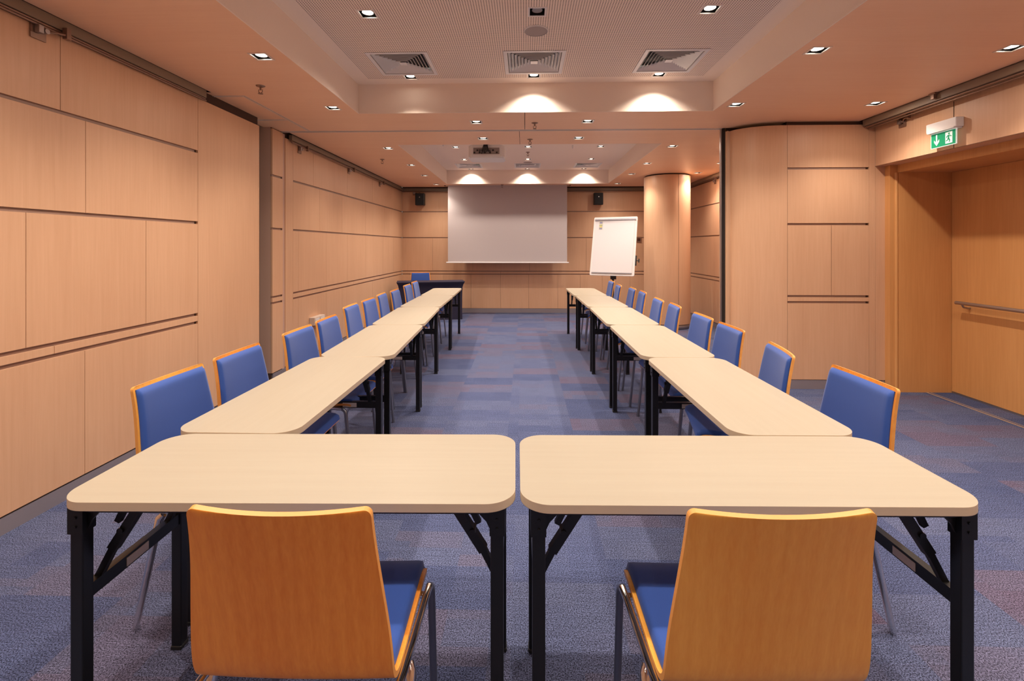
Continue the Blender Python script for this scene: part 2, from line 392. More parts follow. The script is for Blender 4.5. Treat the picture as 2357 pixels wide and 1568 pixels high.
# right wall, header, door recess
mb = MB()
mb.box(3.48, 3.645, -3.9, YP-.001, 2.22, 2.75, 0)                 # header over the door
mb.box(3.479, 3.48, -3.9, YP, 2.22, 2.222, 1)
mb.box(3.48, 3.645, -3.9, 2.3, .095, 2.22, 0)
mb.box(3.48, 3.5, -3.9, 2.3, 0, .095, 0)
mb.box(3.4775, 3.48, 3.918, 3.922, 2.22, 2.60, 1)
struct(mb.build('wall_right', [WALLW, SEAM]), 'maple header wall above the door recess')
m = MB()
m.box(3.645, 3.66, 2.3, 4.74, 2.145, 2.75)                         # lintel
m.box(3.66, 4.17, 2.3, 4.72, 2.145, 2.17)                          # soffit
m.box(3.645, 4.17, 4.70, 4.72, 0, 2.145)                           # jamb facing the room
m.box(3.575, 3.645, 4.715, YP, 0, 2.22); m.cyl((3.632, 4.712, 0), .014, 2.145, n=16)
m.box(3.645, 4.17, 2.28, 2.3, 0, 2.145)
struct(m.build('door_1', DOORW), 'golden wood door lining')
m = MB(); m.box(4.15, 4.2, 2.3, 4.696, .018, 2.143)
d = struct(m.build('door_2', DOORW), 'wide golden wooden door with handrail')
struct(MB().box(4.15, 4.19, 2.3, 4.70, 0, .016).build('trim_5', BRUSH), 'metal strip under the door')
struct(MB().box(3.905, 3.92, 2.3, 4.70, 0, .003).box(3.945, 3.95, 2.3, 4.70, 0, .003).build('trim_6', plain('tan_threshold', (.32, .22, .15), .6)), 'tan carpet joint strip in the door recess')
r = thing('handrail', 'round steel handrail fixed across the golden door at the right edge', 'handrail', (4.075, 4.51, .892))
MB().tube([(0, -2.0, 0), (0, .06, 0)], .0165, 16).build('rail', BRUSH, r)
for yy in (-1.4, -.0):
    MB().tube([(0, yy, -.01), (.015, yy, -.035), (.05, yy, -.045), (.075, yy, -.045)], .009, 10).build('rail_bracket', BRUSH, r)
# walls out of view that close the room
struct(MB().box(-3.1, 4.5, -3.95, -3.9, 0, 2.8).build('wall_front', WALLW), 'wall behind the viewpoint')
# skirtings
struct(MB().box(-2.59, -2.574, -3.9, 4.497, 0, .085).build('baseboard_left', BASEM), 'brushed grey skirting')
struct(MB().box(-2.66, -2.642, 4.88, 10.09, 0, .085).build('baseboard_left_far', BASEM), 'brushed grey skirting')
struct(MB().box(-2.64, 3.32, 10.102, 10.118, 0, .09).build('baseboard_back', BASEM), 'brushed steel skirting under the screen wall')
struct(MB().box(3.322, 3.338, 5.2, 10.1, 0, .085).build('baseboard_far_right', BASEM), 'skirting behind the column')
m = MB(); m.box(2.624, 3.575, YP+.003, YP+.018, 0, .09)
vs = []; fs = []
for x, y in arc: vs += [(x+.004, y+.004, 0), (x+.004, y+.004, .09)]
for i in range(len(arc)-1): fs.append((2*i, 2*i+2, 2*i+3, 2*i+1))
m.add(vs, fs, 0, True)
struct(m.build('baseboard_right', BASEM), 'skirting of the partition store')
# column
def column():
    m = MB(); n = 72; cx, cy, r = 2.53, 8.47, .395
    gaps = (math.radians(255+25),)
    for k in range(n):
        a, b = 2*math.pi*k/n, 2*math.pi*(k+1)/n
        vs = []
        for t in (a, b):
            for z in (.085, 2.65): vs.append((cx+r*math.cos(t), cy+r*math.sin(t), z))
        m.add(vs, [(0, 2, 3, 1)], 0, True)
    m.cyl((cx, cy, 0), r-.01, .085, n=64, mi=1)
    m.cyl((cx, cy, .085), r-.02, CZ-.085, n=64, mi=2)
    # vertical joint
    for ang in (math.radians(282),):
        t = Matrix.Translation((cx, cy, 0)) @ Matrix.Rotation(ang, 4, 'Z')
        m.box(r-.004, r+.0008, -.0025, .0025, .085, 2.65, 2, t)
    o = m.build('wall_column', [WALLW, BASEM, SEAM]); weld(o); return struct(o, 'round maple clad column')
column()

# ------------------------------------------------------------------ picture rails and their brackets
def rail(name, label, x0, x1, y0, y1):
    r_ = thing(name, label, 'rail', ((x0+x1)/2, (y0+y1)/2, CZ))
    ox, oy = (x0+x1)/2, (y0+y1)/2
    lx, ly = (x1-x0)/2, (y1-y0)/2
    m = MB(); m.box(-lx, lx, -ly, ly, -.060, -.002); m.build('fascia', RAILG, r_)
    m = MB()
    if ly > lx:
        m.tube([(-.0, -ly, -.068), (0, ly, -.068)], .008, 10); m.tube([(lx-.004, -ly, -.084), (lx-.004, ly, -.084)], .006, 10)
    else:
        m.tube([(-lx, 0, -.068), (lx, 0, -.068)], .008, 10); m.tube([(-lx, -ly+.004, -.084), (lx, -ly+.004, -.084)], .006, 10)
    m.build('tube', RAILM, r_); return r_
rail('picture_rail', 'long bronze picture rail at the top of the near left wall', -2.567, -2.543, -3.8, 3.70)
rail('picture_rail', 'bronze picture rail at the top of the far left wall', -2.637, -2.60, 5.2, 10.05)
rail('picture_rail', 'bronze picture rail above the exit sign on the right wall', 3.345, 3.40, -3.8, 4.76)
rail('picture_rail', 'bronze picture rail along the far right wall behind the column', 3.27, 3.315, 5.25, 10.05)
rail('picture_rail', 'bronze picture rail along the end wall above the loudspeakers', -2.6, 3.27, 10.03, 10.08)
def clip(loc, rz, label):
    r_ = thing('rail_bracket', label, 'bracket', loc, rz, 'brackets on the picture rails')
    # local +X points away from the wall; plate on the wall, arm to the rail
    MB().box(.0, .006, -.045, .035, -.05, .04).build('wall_plate', RAILM, r_)
    m = MB(); m.cbox(.008, .035, -.03, -.002, -.02, .022, .003); m.cyl((.006, .014, 0), .013, .03, 'X', 16); m.build('knob', BRUSH, r_)
    m = MB(); m.tube([(.02, .02, .0), (.04, .06, .012), (.045, .11, .02)], .006, 10); m.box(.03, .055, .10, .125, -.0, .06); m.build('arm', RAILM, r_)
clip((-2.567, 2.42, 2.565), 0, 'metal clamp bracket on the near left wall rail, above the first panel seam')
clip((-2.637, 5.45, 2.56), 0, 'metal clamp bracket at the near end of the far left rail')
clip((-2.637, 7.0, 2.56), 0, 'metal clamp bracket midway along the far left rail')
clip((-2.637, 8.5, 2.56), 0, 'metal clamp bracket toward the back corner of the far left rail')
clip((3.477, 4.43, 2.57), math.pi, 'metal clamp bracket left of the exit sign')
clip((-2.37, 10.098, 2.57), -math.pi/2, 'metal clamp bracket above the left black loudspeaker')
clip((3.317, 8.3, 2.56), math.pi, 'metal clamp bracket on the rail right of the column')
t_ = thing('rail_clamp', 'small ceiling clamp holding the right wall rail above the exit sign', 'clamp', (3.36, 3.93, CZ))
MB().cbox(-.05, .03, -.03, .03, -.012, 0, .002).cbox(-.045, -.02, -.015, .015, -.05, -.01, .002).build('plate', RAILM, t_)

# ------------------------------------------------------------------ ceiling fittings
spot = bpy.data.lights.new('downlight_lamp', 'SPOT'); spot.energy = 50; spot.color = (1., .87, .74)
spot.spot_size = math.radians(124); spot.spot_blend = .8; spot.shadow_soft_size = .022
spill = bpy.data.lights.new('downlight_spill', 'AREA'); spill.shape = 'DISK'; spill.size = .06; spill.energy = 2.6; spill.color = (1., .87, .74)
def make_light(off=False, wide=True):
    t = thing('downlight', '', 'downlight', (0, 0, 0), 0, 'recessed square downlights')
    m = MB(); w = .060; i = HOLE
    for a in ((-w, w, -w, -i), (-w, w, i, w), (-w, -i, -i, i), (i, w, -i, i)): m.box(*a, -.0035, .001)
    m.build('trim', TRIMW, t)
    m = MB()
    for a in ((-i-.002, -i, -i, i), (i, i+.002, -i, i), (-i, i, -i-.002, -i), (-i, i, i, i+.002)): m.box(*a, 0, .07)
    m.box(-i, i, -i, i, .068, .07); m.build('housing', BLACKP, t)
    m = MB(); m.tube([(0, 0, .06), (0, 0, .03), (0, 0, .008)], [.015, .028, .036], 24, cap=False); m.build('reflector', BRUSH, t)
    m = MB(); m.cyl((0, 0, .009), .033, .006, n=24); m.build('lens', LAMPOFF if off else LAMP, t)
    if not off:
        l = bpy.data.objects.new('beam_light', spot); COL.objects.link(l); l.parent = t; l.location = (0, 0, .003)
        if not wide: return t
        l = bpy.data.objects.new('spill_light', spill); COL.objects.link(l); l.parent = t; l.location = (0, 0, -.004)
    return t
L_on, L_off, L_cof = make_light(), make_light(True), make_light(wide=False)
first_cof = True
first = True
for x, y, lab in wood_lights:
    if first: L_on.location = (x, y, CZ); L_on['label'] = lab; first = False
    else: dup(L_on, (x, y, CZ), label=lab)
for x, y, lab, off in coffer_lights:
    if off: L_off.location = (x, y, KZ); L_off['label'] = lab
    elif first_cof: L_cof.location = (x, y, KZ); L_cof['label'] = lab; first_cof = False
    else:
        o = dup(L_cof, (x, y, KZ), label=lab)
        if (x, y) == (-1.025, 4.2):                          # this lamp is swivelled toward the room
            for c in bpy.data.objects:
                if c.parent == o and c.type == 'LIGHT': c.rotation_euler.x = math.radians(-23)
def diffuser(x, y, label):
    t = thing('air_diffuser', label, 'air vent', (x, y, KZ), 0, 'square ceiling air diffusers')
    def ring(m, o, i, zo, zi, th=.002, mi=0):
        c = [(-1, -1), (1, -1), (1, 1), (-1, 1)]
        for k in range(4):
            a, b = c[k], c[(k+1) % 4]
            P = [(a[0]*o, a[1]*o, zo), (b[0]*o, b[1]*o, zo), (b[0]*i, b[1]*i, zi), (a[0]*i, a[1]*i, zi)]
            m.add(P+[(p[0], p[1], p[2]+th) for p in P], [(0, 3, 2, 1), (4, 5, 6, 7), (0, 1, 5, 4), (2, 3, 7, 6)], mi)
    m = MB(); ring(m, DH, DH-.03, -.004, -.004); ring(m, DH-.03, DH-.032, -.004, .03); m.build('frame', WPLAS, t)
    m = MB()
    for k in range(7):
        o = DH-.036-k*.026; ring(m, o, o-.020, .001, .024, .0015)
    m.build('louvre', WPLAS, t)
    i = .028
    MB().box(-i, i, -i, i, .001, .004).build('centre_plate', WPLAS, t)
    MB().box(-DH+.02, DH-.02, -DH+.02, DH-.02, .055, .06).build('plenum', BLACKP, t)
for (x, y), w in zip(DIFF1, ('left', 'middle', 'right')): diffuser(x, y, f'square louvred air diffuser in the near perforated ceiling, {w} of three')
for (x, y), w in zip(DIFF2, ('left', 'middle', 'right')): diffuser(x, y, f'square air diffuser in the far coffer above the screen, {w} of three')
for x, y, lab in ((.079, 3.315, 'round ceiling loudspeaker grille in the near perforated ceiling'), (.052, 8.50, 'small round ceiling loudspeaker grille in the far coffer')):
    t = thing('ceiling_speaker', lab, 'ceiling speaker', (x, y, KZ))
    m = MB(); m.tube([(0, 0, 0), (0, 0, -.006), (0, 0, -.008)], [.085, .085, .080], 40, cap=False); m.build('rim', WPLAS, t)
    MB().cyl((0, 0, -.006), .081, .005, n=40).build('grille', plain('speaker_grille', (.42, .36, .34), .8, bump=.6, bscale=900), t)
def sprinkler(x, y, z, lab):
    t = thing('sprinkler', lab, 'sprinkler', (x, y, z), 0, 'ceiling sprinklers')
    MB().tube([(0, 0, 0), (0, 0, -.004), (0, 0, -.012)], [.035, .033, .016], 20).build('rosette', RAILM, t)
    m = MB(); m.cyl((0, 0, -.035), .007, .025, n=10); m.tube([(-.014, 0, -.03), (-.014, 0, -.05), (0, 0, -.06)], .003, 6); m.tube([(.014, 0, -.03), (.014, 0, -.05), (0, 0, -.06)], .003, 6); m.build('head', RAILM, t)
    MB().cyl((0, 0, -.064), .018, .003, n=16).build('deflector', RAILM, t)
for a in ((.10, 4.77, CZ, 'bronze sprinkler between the two downlights before the partition track'), (-2.054, 3.61, CZ, 'bronze sprinkler in the near wood ceiling beside the hatch'),
          (.06, 5.50, CZ, 'bronze sprinkler just behind the partition track'), (-2.045, 6.71, CZ, 'sprinkler in the far wood ceiling near the left wall'),
          (.049, 7.6, KZ, 'sprinkler in the far coffer behind the projector'), (-.46, 9.55, CZ, 'tiny sprinkler on the wood strip above the screen')):
    sprinkler(a[0], a[1], a[2]+.002, a[3])
for x, y, lab in ((-.20, 6.6, 'small white sensor hanging right of the projector'), (-1.2, 6.9, 'small white sensor left of the projector'), (.72, 7.1, 'small white sensor in the right part of the far coffer')):
    tag(MB().tube([(0, 0, -.05), (0, 0, -.03), (0, 0, 0)], [.006, .012, .014], 12).build('ceiling_sensor', WPLAS), lab, 'sensor', 'small white ceiling sensors').location = (x, y, KZ)

# ------------------------------------------------------------------ exit sign
t = thing('exit_sign', 'green emergency exit sign with down arrow under a white lamp housing', 'exit sign', (3.45, 3.97, 2.40), math.radians(0))
GREEN = plain('green_sign', (.0, .22, .095), .4, emis=(.0, .30, .13), es=.35)
SIGNW = plain('sign_white', (.80, .85, .82), .4, emis=(.8, .9, .85), es=.25)
m = MB(); m.cbox(-.035, .03, -.14, .14, -.022, .055, .006); m.cbox(-.04, .03, -.125, .125, -.03, -.02, .003); m.build('housing', WPLAS, t)
MB().box(-.012, -.004, -.118, .118, -.155, -.03).build('panel', SIGNW, t)
MB().box(-.0135, -.012, -.112, .112, -.150, -.036).build('green_field', GREEN, t)
# pictograms: the sign is seen from -X; its left is +Y.   u = along -Y, v = up
def picto(name, polys, thick, x, mat):
    m = MB()
    for P in polys:
        n = len(P)
        A = [(x, -u, v) for u, v in P]; B = [(x-thick, -u, v) for u, v in P]
        m.add(A+B, [list(range(n)), [n+i for i in range(n)][::-1]]+[(i, (i+1) % n, n+(i+1) % n, n+i) for i in range(n)])
    return m.build(name, mat, t)
ar = [(-.066, -.046), (-.054, -.046), (-.054, -.108), (-.036, -.088), (-.036, -.107), (-.060, -.137), (-.084, -.107), (-.084, -.088), (-.066, -.108)]
picto('arrow', [ar], .0012, -.0135, SIGNW)
picto('door_pictogram', [[(.022, -.046), (.085, -.046), (.085, -.138), (.022, -.138)]], .0010, -.0135, SIGNW)
man = [[(.056+.008*math.cos(a), -.060+.008*math.sin(a)) for a in [i*math.pi/5 for i in range(10)]],
       [(.050, -.070), (.062, -.072), (.057, -.098), (.044, -.096)],
       [(.050, -.070), (.036, -.078), (.028, -.092), (.033, -.094), (.040, -.084), (.052, -.080)],
       [(.060, -.074), (.072, -.088), (.080, -.084), (.078, -.079), (.073, -.081), (.063, -.070)],
       [(.046, -.094), (.057, -.096), (.066, -.112), (.062, -.130), (.055, -.130), (.057, -.114), (.046, -.102)],
       [(.046, -.094), (.052, -.100), (.044, -.116), (.026, -.120), (.026, -.113), (.039, -.110)]]
picto('running_figure', man, .0010, -.0145, GREEN)

# ------------------------------------------------------------------ projection screen, speakers, projector
t = thing('projection_screen', 'large grey projection screen pulled down in front of the end wall', 'projection screen', (-.36, 9.68, 1.10))
W2 = 1.225
MB().box(-W2, W2, -.0015, .0015, 0, 1.64).build('screen_fabric', SCREENM, t)
MB().cbox(-W2-.035, W2+.035, -.012, .012, -.02, .003, .004).build('bottom_bar', WPLAS, t)
MB().box(-W2-.05, W2+.05, -.05, .05, 1.578, 1.645).build('casing', WHITE, t)
for x, lab in ((-2.23, 'small black loudspeaker on the end wall left of the screen'), (1.55, 'small black loudspeaker on the end wall right of the screen')):
    t = thing('loudspeaker', lab, 'loudspeaker', (x, 10.0, 2.425), 0, 'wall loudspeakers')
    MB().cbox(-.095, .095, -.07, .06, -.125, .125, .008).build('cabinet', BLACKP, t)
    MB().cbox(-.085, .085, -.076, -.069, -.115, .115, .003).build('grille', plain('black_mesh', (.01, .01, .011), .8, bump=.5, bscale=500), t)
    MB().cyl((.0, -.078, .04), .012, .004, 'Y', 16).build('badge', BRUSH, t)
    MB().box(-.02, .02, .055, .1005, -.04, .04).build('wall_bracket', BLACKP, t)
t = thing('projector', 'white projector hanging in the far coffer with black cables at its rear', 'projector', (-.515, 6.30, 2.640))
m = MB()
prof = [(a*1., b) for a, b in rounded(.49, .38, .06)]
PB = prof
m.poly([(x, y+.19) for x, y in PB], .150, M=Matrix.Translation((0, 0, -.015)))
m.poly([(x*.94, y*.94+.19) for x, y in PB], .012, M=Matrix.Translation((0, 0, -.027)))
m.poly([(x*.94, y*.94+.19) for x, y in PB], .012, M=Matrix.Translation((0, 0, .135)))
m.build('body', WPLAS, t)
m = MB(); m.box(-.175, .175, -.003, .004, .018, .105); m.build('rear_panel', plain('grey_connector_panel', (.30, .25, .23), .5), t)
m = MB()
for i, x in enumerate((-.16, -.12, -.09, -.05, -.02, .02, .05, .09, .14)): m.box(x-.012, x+.012, -.008, -.003, .03+.03*(i % 2), .05+.03*(i % 2))
m.build('connectors', BLACKP, t)
m = MB()
for k, (a, b) in enumerate(((-.06, .06), (-.03, .04), (.0, -.05), (.03, -.02), (.05, .03), (-.09, -.01))):
    m.tube([(a, -.006, .05), (a, -.035, .02+.01*k), (a*.6, -.055, .06), (a*.3, -.05, .14), (b*.4, .02, .19), (0, .16, .26), (0.01, .16, .28)], .006, 8)
m.build('cables', BLACKP, t)
m = MB(); m.cyl((0, .19, .147), .02, .15, n=16); m.box(-.10, .10, .13, .25, .147, .155); m.cyl((0, .19, .292), .05, .009, n=20)
for x in (-.2, .2):
    m.tube([(0, .19, .155), (x, .08, .150)], .006, 8)
m.build('ceiling_mount', BRUSH, t)

# ------------------------------------------------------------------ flip chart
t = thing('flip_chart', 'white flip chart stand with blank paper, right of the screen', 'flip chart', (1.485, 7.93, 0), math.radians(0))
bd = MB(); 
TB = Matrix.Translation((0, 0, 1.43)) @ Matrix.Rotation(math.radians(-25), 4, 'Z') @ Matrix.Rotation(math.radians(-16), 4, 'X')
bw, bh = .37, .51
bd.poly([(x, y) for x, y in rounded(2*bw, 2*bh, .02)], .018, M=TB @ Matrix.Rotation(math.radians(90), 4, 'X') @ Matrix.Translation((0, 0, -.009)))
bd.build('board', WPLAS, t)
MB().box(-bw+.03, bw-.04, -.016, -.010, -bh+.05, bh-.05, M=TB).build('paper_pad', PAPER, t)
MB().cbox(-bw+.02, bw-.02, -.028, -.012, bh-.065, bh-.035, .004, M=TB).build('clamp_bar', plain('grey_clamp', (.35, .33, .36), .4, .5), t)
MB().box(-bw+.03, bw-.04, -.022, -.010, -bh+.035, -bh+.05, M=TB).build('pen_tray', plain('grey_tray', (.30, .28, .30), .5), t)
m = MB(); sx, sz = -bw+.095, bh-.075
m.box(sx, sx+.07, -.0175, -.016, sz-.15, sz, 0, TB)
for dz, mi in ((.0, 1), (.05, 2), (.10, 1)): m.box(sx+.010, sx+.060, -.0182, -.0175, sz-dz-.045, sz-dz-.008, mi, TB)
m.box(sx+.022, sx+.048, -.0188, -.0182, sz-.115, sz-.065, 3, TB); m.box(sx+.015, sx+.055, -.0190, -.0188, sz-.085, sz-.075, 2, TB)
m.build('sticker', [STICKER, plain('sticker_grey', (.30, .30, .42), .5), plain('sticker_green', (.35, .42, .28), .5), plain('sticker_yellow', (.72, .60, .15), .5)], t)
m = MB(); m.tube([(.0, .09, .06), (.0, .05, 1.0), (.0, .03, 1.3)], .017, 14); m.cbox(-.045, .045, .0, .07, .87, .93, .006); m.build('pole', BLACKP, t)
m = MB()
for a in (90, 210, 330):
    c, s = math.cos(math.radians(a)), math.sin(math.radians(a)); m.tube([(0, .09, .08), (.33*c, .09+.33*s, .022)], .013, 10)
m.build('foot', BLACKP, t)
m = MB(); kx = bw+.004
m.tube([(kx-.02, .03, -.24), (kx+.05, .03, -.24)], .008, 10, M=TB); m.tube([(kx+.05, .03, -.27), (kx+.05, .03, -.21)], .010, 10, M=TB); m.box(kx-.01, kx+.012, .01, .05, -.32, -.16, 0, TB)
m.build('clamp_knob', BLACKP, t)

# ------------------------------------------------------------------ wall box and thermostat
t = thing('socket_box', 'pale wall socket box low on the far left wall behind the chairs', 'socket box', (-2.64, 5.85, .50))
MB().cbox(.0, .07, -.15, .15, -.05, .05, .006).build('body', plain('beige_plastic', (.62, .50, .42), .5), t)
MB().box(.07, .073, -.13, -.02, -.035, .035).box(.07, .073, .02, .13, -.035, .035).build('socket', WPLAS, t)
t = thing('wall_control', 'small brown control plate on the end wall right of the flip chart', 'wall control', (2.42, 10.1, 1.565))
MB().cbox(-.06, .06, -.012, 0, -.06, .06, .003).build('plate', RAILM, t)
MB().cbox(-.03, .03, -.018, -.011, -.03, .03, .003).build('display', plain('dark_brown_plastic', (.06, .02, .015), .4), t)

# ------------------------------------------------------------------ folding tables
TW, TH, TT = .462, .74, .024
def make_table(label, TL):
    r_ = thing('folding_table', label, 'table', (0, 0, 0), 0, 'folding seminar tables in the U shape')
    bm = bmesh.new()
    P = rounded(TL, TW, .082, 12); vb = [bm.verts.new((x, y, TH-TT)) for x, y in P]; vt = [bm.verts.new((x, y, TH)) for x, y in P]
    n = len(P); fb = bm.faces.new(vb[::-1]); ft = bm.faces.new(vt)
    for i in range(n): bm.faces.new((vb[i], vb[(i+1) % n], vt[(i+1) % n], vt[i]))
    ed = list(ft.edges)+list(fb.edges)
    bmesh.ops.bevel(bm, geom=ed, offset=.0025, segments=2, affect='EDGES', profile=.5)
    bm.normal_update()
    me = bpy.data.meshes.new('tabletop'); 
    for f in bm.faces: f.material_index = 0 if f.normal.z > .9 else 1; f.smooth = abs(f.normal.z) < .9
    bm.to_mesh(me); bm.free(); me.materials.append(TABLEW); me.materials.append(TABLEE)
    o = bpy.data.objects.new('tabletop', me); COL.objects.link(o); o.parent = r_
    m = MB(); lx, ly, zt = TL/2-.050, TW/2-.042, TH-TT
    for s in (-1, 1): m.box(-lx+.0, lx, s*ly-.012, s*ly+.012, zt-.020, zt)
    for s in (-1, 1): m.box(s*lx-.014, s*lx+.014, -ly, ly, zt-.022, zt)
    m.build('frame', BLACK, r_)
    for sx in (-1, 1):
        for sy in (-1, 1):
            m = MB(); X, Y = sx*lx, sy*ly; h = .0175
            m.cbox(X-h, X+h, Y-h, Y+h, .012, zt-.02, .003)
            lg = m.build('leg', BLACK, r_)
            MB().cbox(X-h-.002, X+h+.002, Y-h-.002, Y+h+.002, 0, .014, .003).build('foot_cap', BLACKP, lg)
            m = MB(); a, b = sorted((X+sx*.022, X-sx*.020)); m.box(a, b, Y-.021, Y+.021, zt-.075, zt-.0)
            # gusset toward the middle of the table
            G = [(X-sx*.016, zt-.075), (X-sx*.016, zt-.0), (X-sx*.055, zt), (X-sx*.052, zt-.022), (X-sx*.03, zt-.045)]
            V = [(x, Y-.004, z) for x, z in G]+[(x, Y+.004, z) for x, z in G]; k = len(G)
            m.add(V, [list(range(k)), [k+i for i in range(k)][::-1]]+[(i, (i+1) % k, k+(i+1) % k, k+i) for i in range(k)])
            for dz in (.03, .055): m.cyl((X, Y-.024, zt-dz), .004, .048, 'Y', 8)
            m.build('hinge_bracket', BLACK, r_)
    for sx in (-1, 1):
        X = sx*lx
        m = MB(); m.box(X-.012, X+.012, -ly+.017, ly-.017, .444, .482); cb = m.build('crossbar', BLACK, r_)
        mm = MB(); a, b = sorted((X-sx*.012, X-sx*.0145)); mm.cbox(a, b, -.055, .03, .449, .475, .0008); mm.build('latch_plate', plain('pale_latch', (.60, .54, .48), .4), cb)
        for sy in (-1, 1):
            m = MB(); Y = sy*(ly-.055); 
            p0 = Vector((X, Y, .478)); p1 = Vector((X-sx*.055, Y, .585)); p2 = Vector((X-sx*.135, Y, zt-.012))
            m.tube([p0, p1], .009, square=True); m.tube([p0+(p1-p0)*.75, p2], .0125, square=True)
            m.tube([p1+Vector((0, 0, .05)) , Vector((X-sx*.095, Y, zt))], .008, square=True)
            m.cyl((X-sx*.072, Y-.018, .615), .009, .036, 'Y', 12)
            m.build('folding_brace', BLACK, r_)
    return r_
tables = []
PROTO = {}
def place_table(x, y, rz, label, L=1.192):
    if L not in PROTO:
        o = PROTO[L] = make_table(label, L); o.location = (x, y, 0); o.rotation_euler = (0, 0, rz)
    else: o = dup(PROTO[L], (x, y, 0), rz, label)
    tables.append(o); return o
place_table(-.653, 1.470, math.radians(1.15), 'pale folding table across the front, left of the centre gap', 1.247)
place_table(.608, 1.490, math.radians(.95), 'pale folding table across the front, right of the centre gap', 1.247)
def row(side, starts, xs):
    nm = ['nearest, touching the front table', 'second from the front', 'third from the front', 'fourth from the front', 'farthest, ending near the back wall']
    for i, (s, (xn, xf)) in enumerate(zip(starts, xs)):
        a = math.atan2(xf-xn, 1.19)
        place_table((xn+xf)/2, s+.596, math.pi/2-a, f'pale folding table in the {side} row, {nm[i]}')
row('left', [1.703, 2.897, 4.095, 5.30, 6.50], [(-1.078, -1.075), (-1.055, -1.112), (-1.118, -1.185), (-1.193, -1.218), (-1.222, -1.26)])
row('right', [1.735, 2.935, 4.14, 5.35, 6.555], [(.992, .974), (.962, .962), (.955, .955), (.952, .930), (.920, .895)])

# ------------------------------------------------------------------ chairs
PATH = [(-0.25, 0.882), (-0.236, 0.822), (-0.221, 0.752), (-0.206, 0.672), (-0.193, 0.602), (-0.183, 0.542), (-0.174, 0.502), (-0.16, 0.474), (-0.132, 0.457), (-0.09, 0.453), (-0.03, 0.455), (0.04, 0.459), (0.11, 0.464), (0.165, 0.466), (0.198, 0.459), (0.214, 0.444)]
def smooth_path(P, k=3):
    out = []
    P = [Vector((0, *p)) for p in P]
    for i in range(len(P)-1):
        a, b, c, d = P[max(i-1, 0)], P[i], P[i+1], P[min(i+2, len(P)-1)]
        for j in range(k):
            t = j/k
            out.append(.5*((2*b)+(c-a)*t+(2*a-5*b+4*c-d)*t*t+(3*b-a-3*c+d)*t**3))
    # finer steps at the rounded ends
    out.append(P[-1])
    f = lambda a, b, ts: [a.lerp(b, t) for t in ts]
    out = [out[0]]+f(out[0], out[1], (.04, .1, .2, .35, .6))+out[1:-1]+f(out[-2], out[-1], (.4, .7, .9))+[out[-1]]
    return out
SP = smooth_path(PATH)
def frames():
    n = len(SP); L = [0]
    for i in range(1, n): L.append(L[-1]+(SP[i]-SP[i-1]).length)
    fr = []
    for i in range(n):
        d = (SP[min(i+1, n-1)]-SP[max(i-1, 0)]).normalized()
        nr = Vector((0, -d.z, d.y))          # upward/forward side (where you sit)
        fr.append((SP[i], d, nr, L[i]))
    return fr, L[-1]
FR, LEN = frames()
def halfw(s):
    t = min(1, s/.40); w = .1925+(.221-.1925)*(t*t*(3-2*t))
    e = LEN-s
    r = .015
    if s < r: w -= r-math.sqrt(max(0, r*r-(r-s)**2))
    if e < .03: w -= .03-math.sqrt(max(0, .03**2-(.03-e)**2))
    return w
def curve_off(s, u):
    k = max(0, 1-s/.44); return (.014*k+.004)*(u*u)       # sides come forward of the middle
def shell_mesh(mat):
    m = MB(); NU = 12; th = .012
    def grid(off):
        V = []
        for p, d, nr, s in FR:
            w = halfw(s)
            for j in range(NU+1):
                u = -1+2*j/NU; V.append(Vector((u*w, 0, 0))+p+nr*(off+curve_off(s, u)))
        return V
    A = grid(0); B = grid(-th); R_ = NU+1; n = len(FR)
    fa = [(i*R_+j, i*R_+j+1, (i+1)*R_+j+1, (i+1)*R_+j) for i in range(n-1) for j in range(NU)]
    m.add(A, [f[::-1] for f in fa], 0, True); m.add(B, fa, 0, True)
    bd_ = [i*R_ for i in range(n)]+[(n-1)*R_+j for j in range(1, R_)]+[i*R_+NU for i in range(n-2, -1, -1)]+[j for j in range(NU-1, 0, -1)]
    k = len(bd_)
    m.add([A[i] for i in bd_]+[B[i] for i in bd_], [(i, (i+1) % k, k+(i+1) % k, k+i) for i in range(k)], 1, False)
    return m
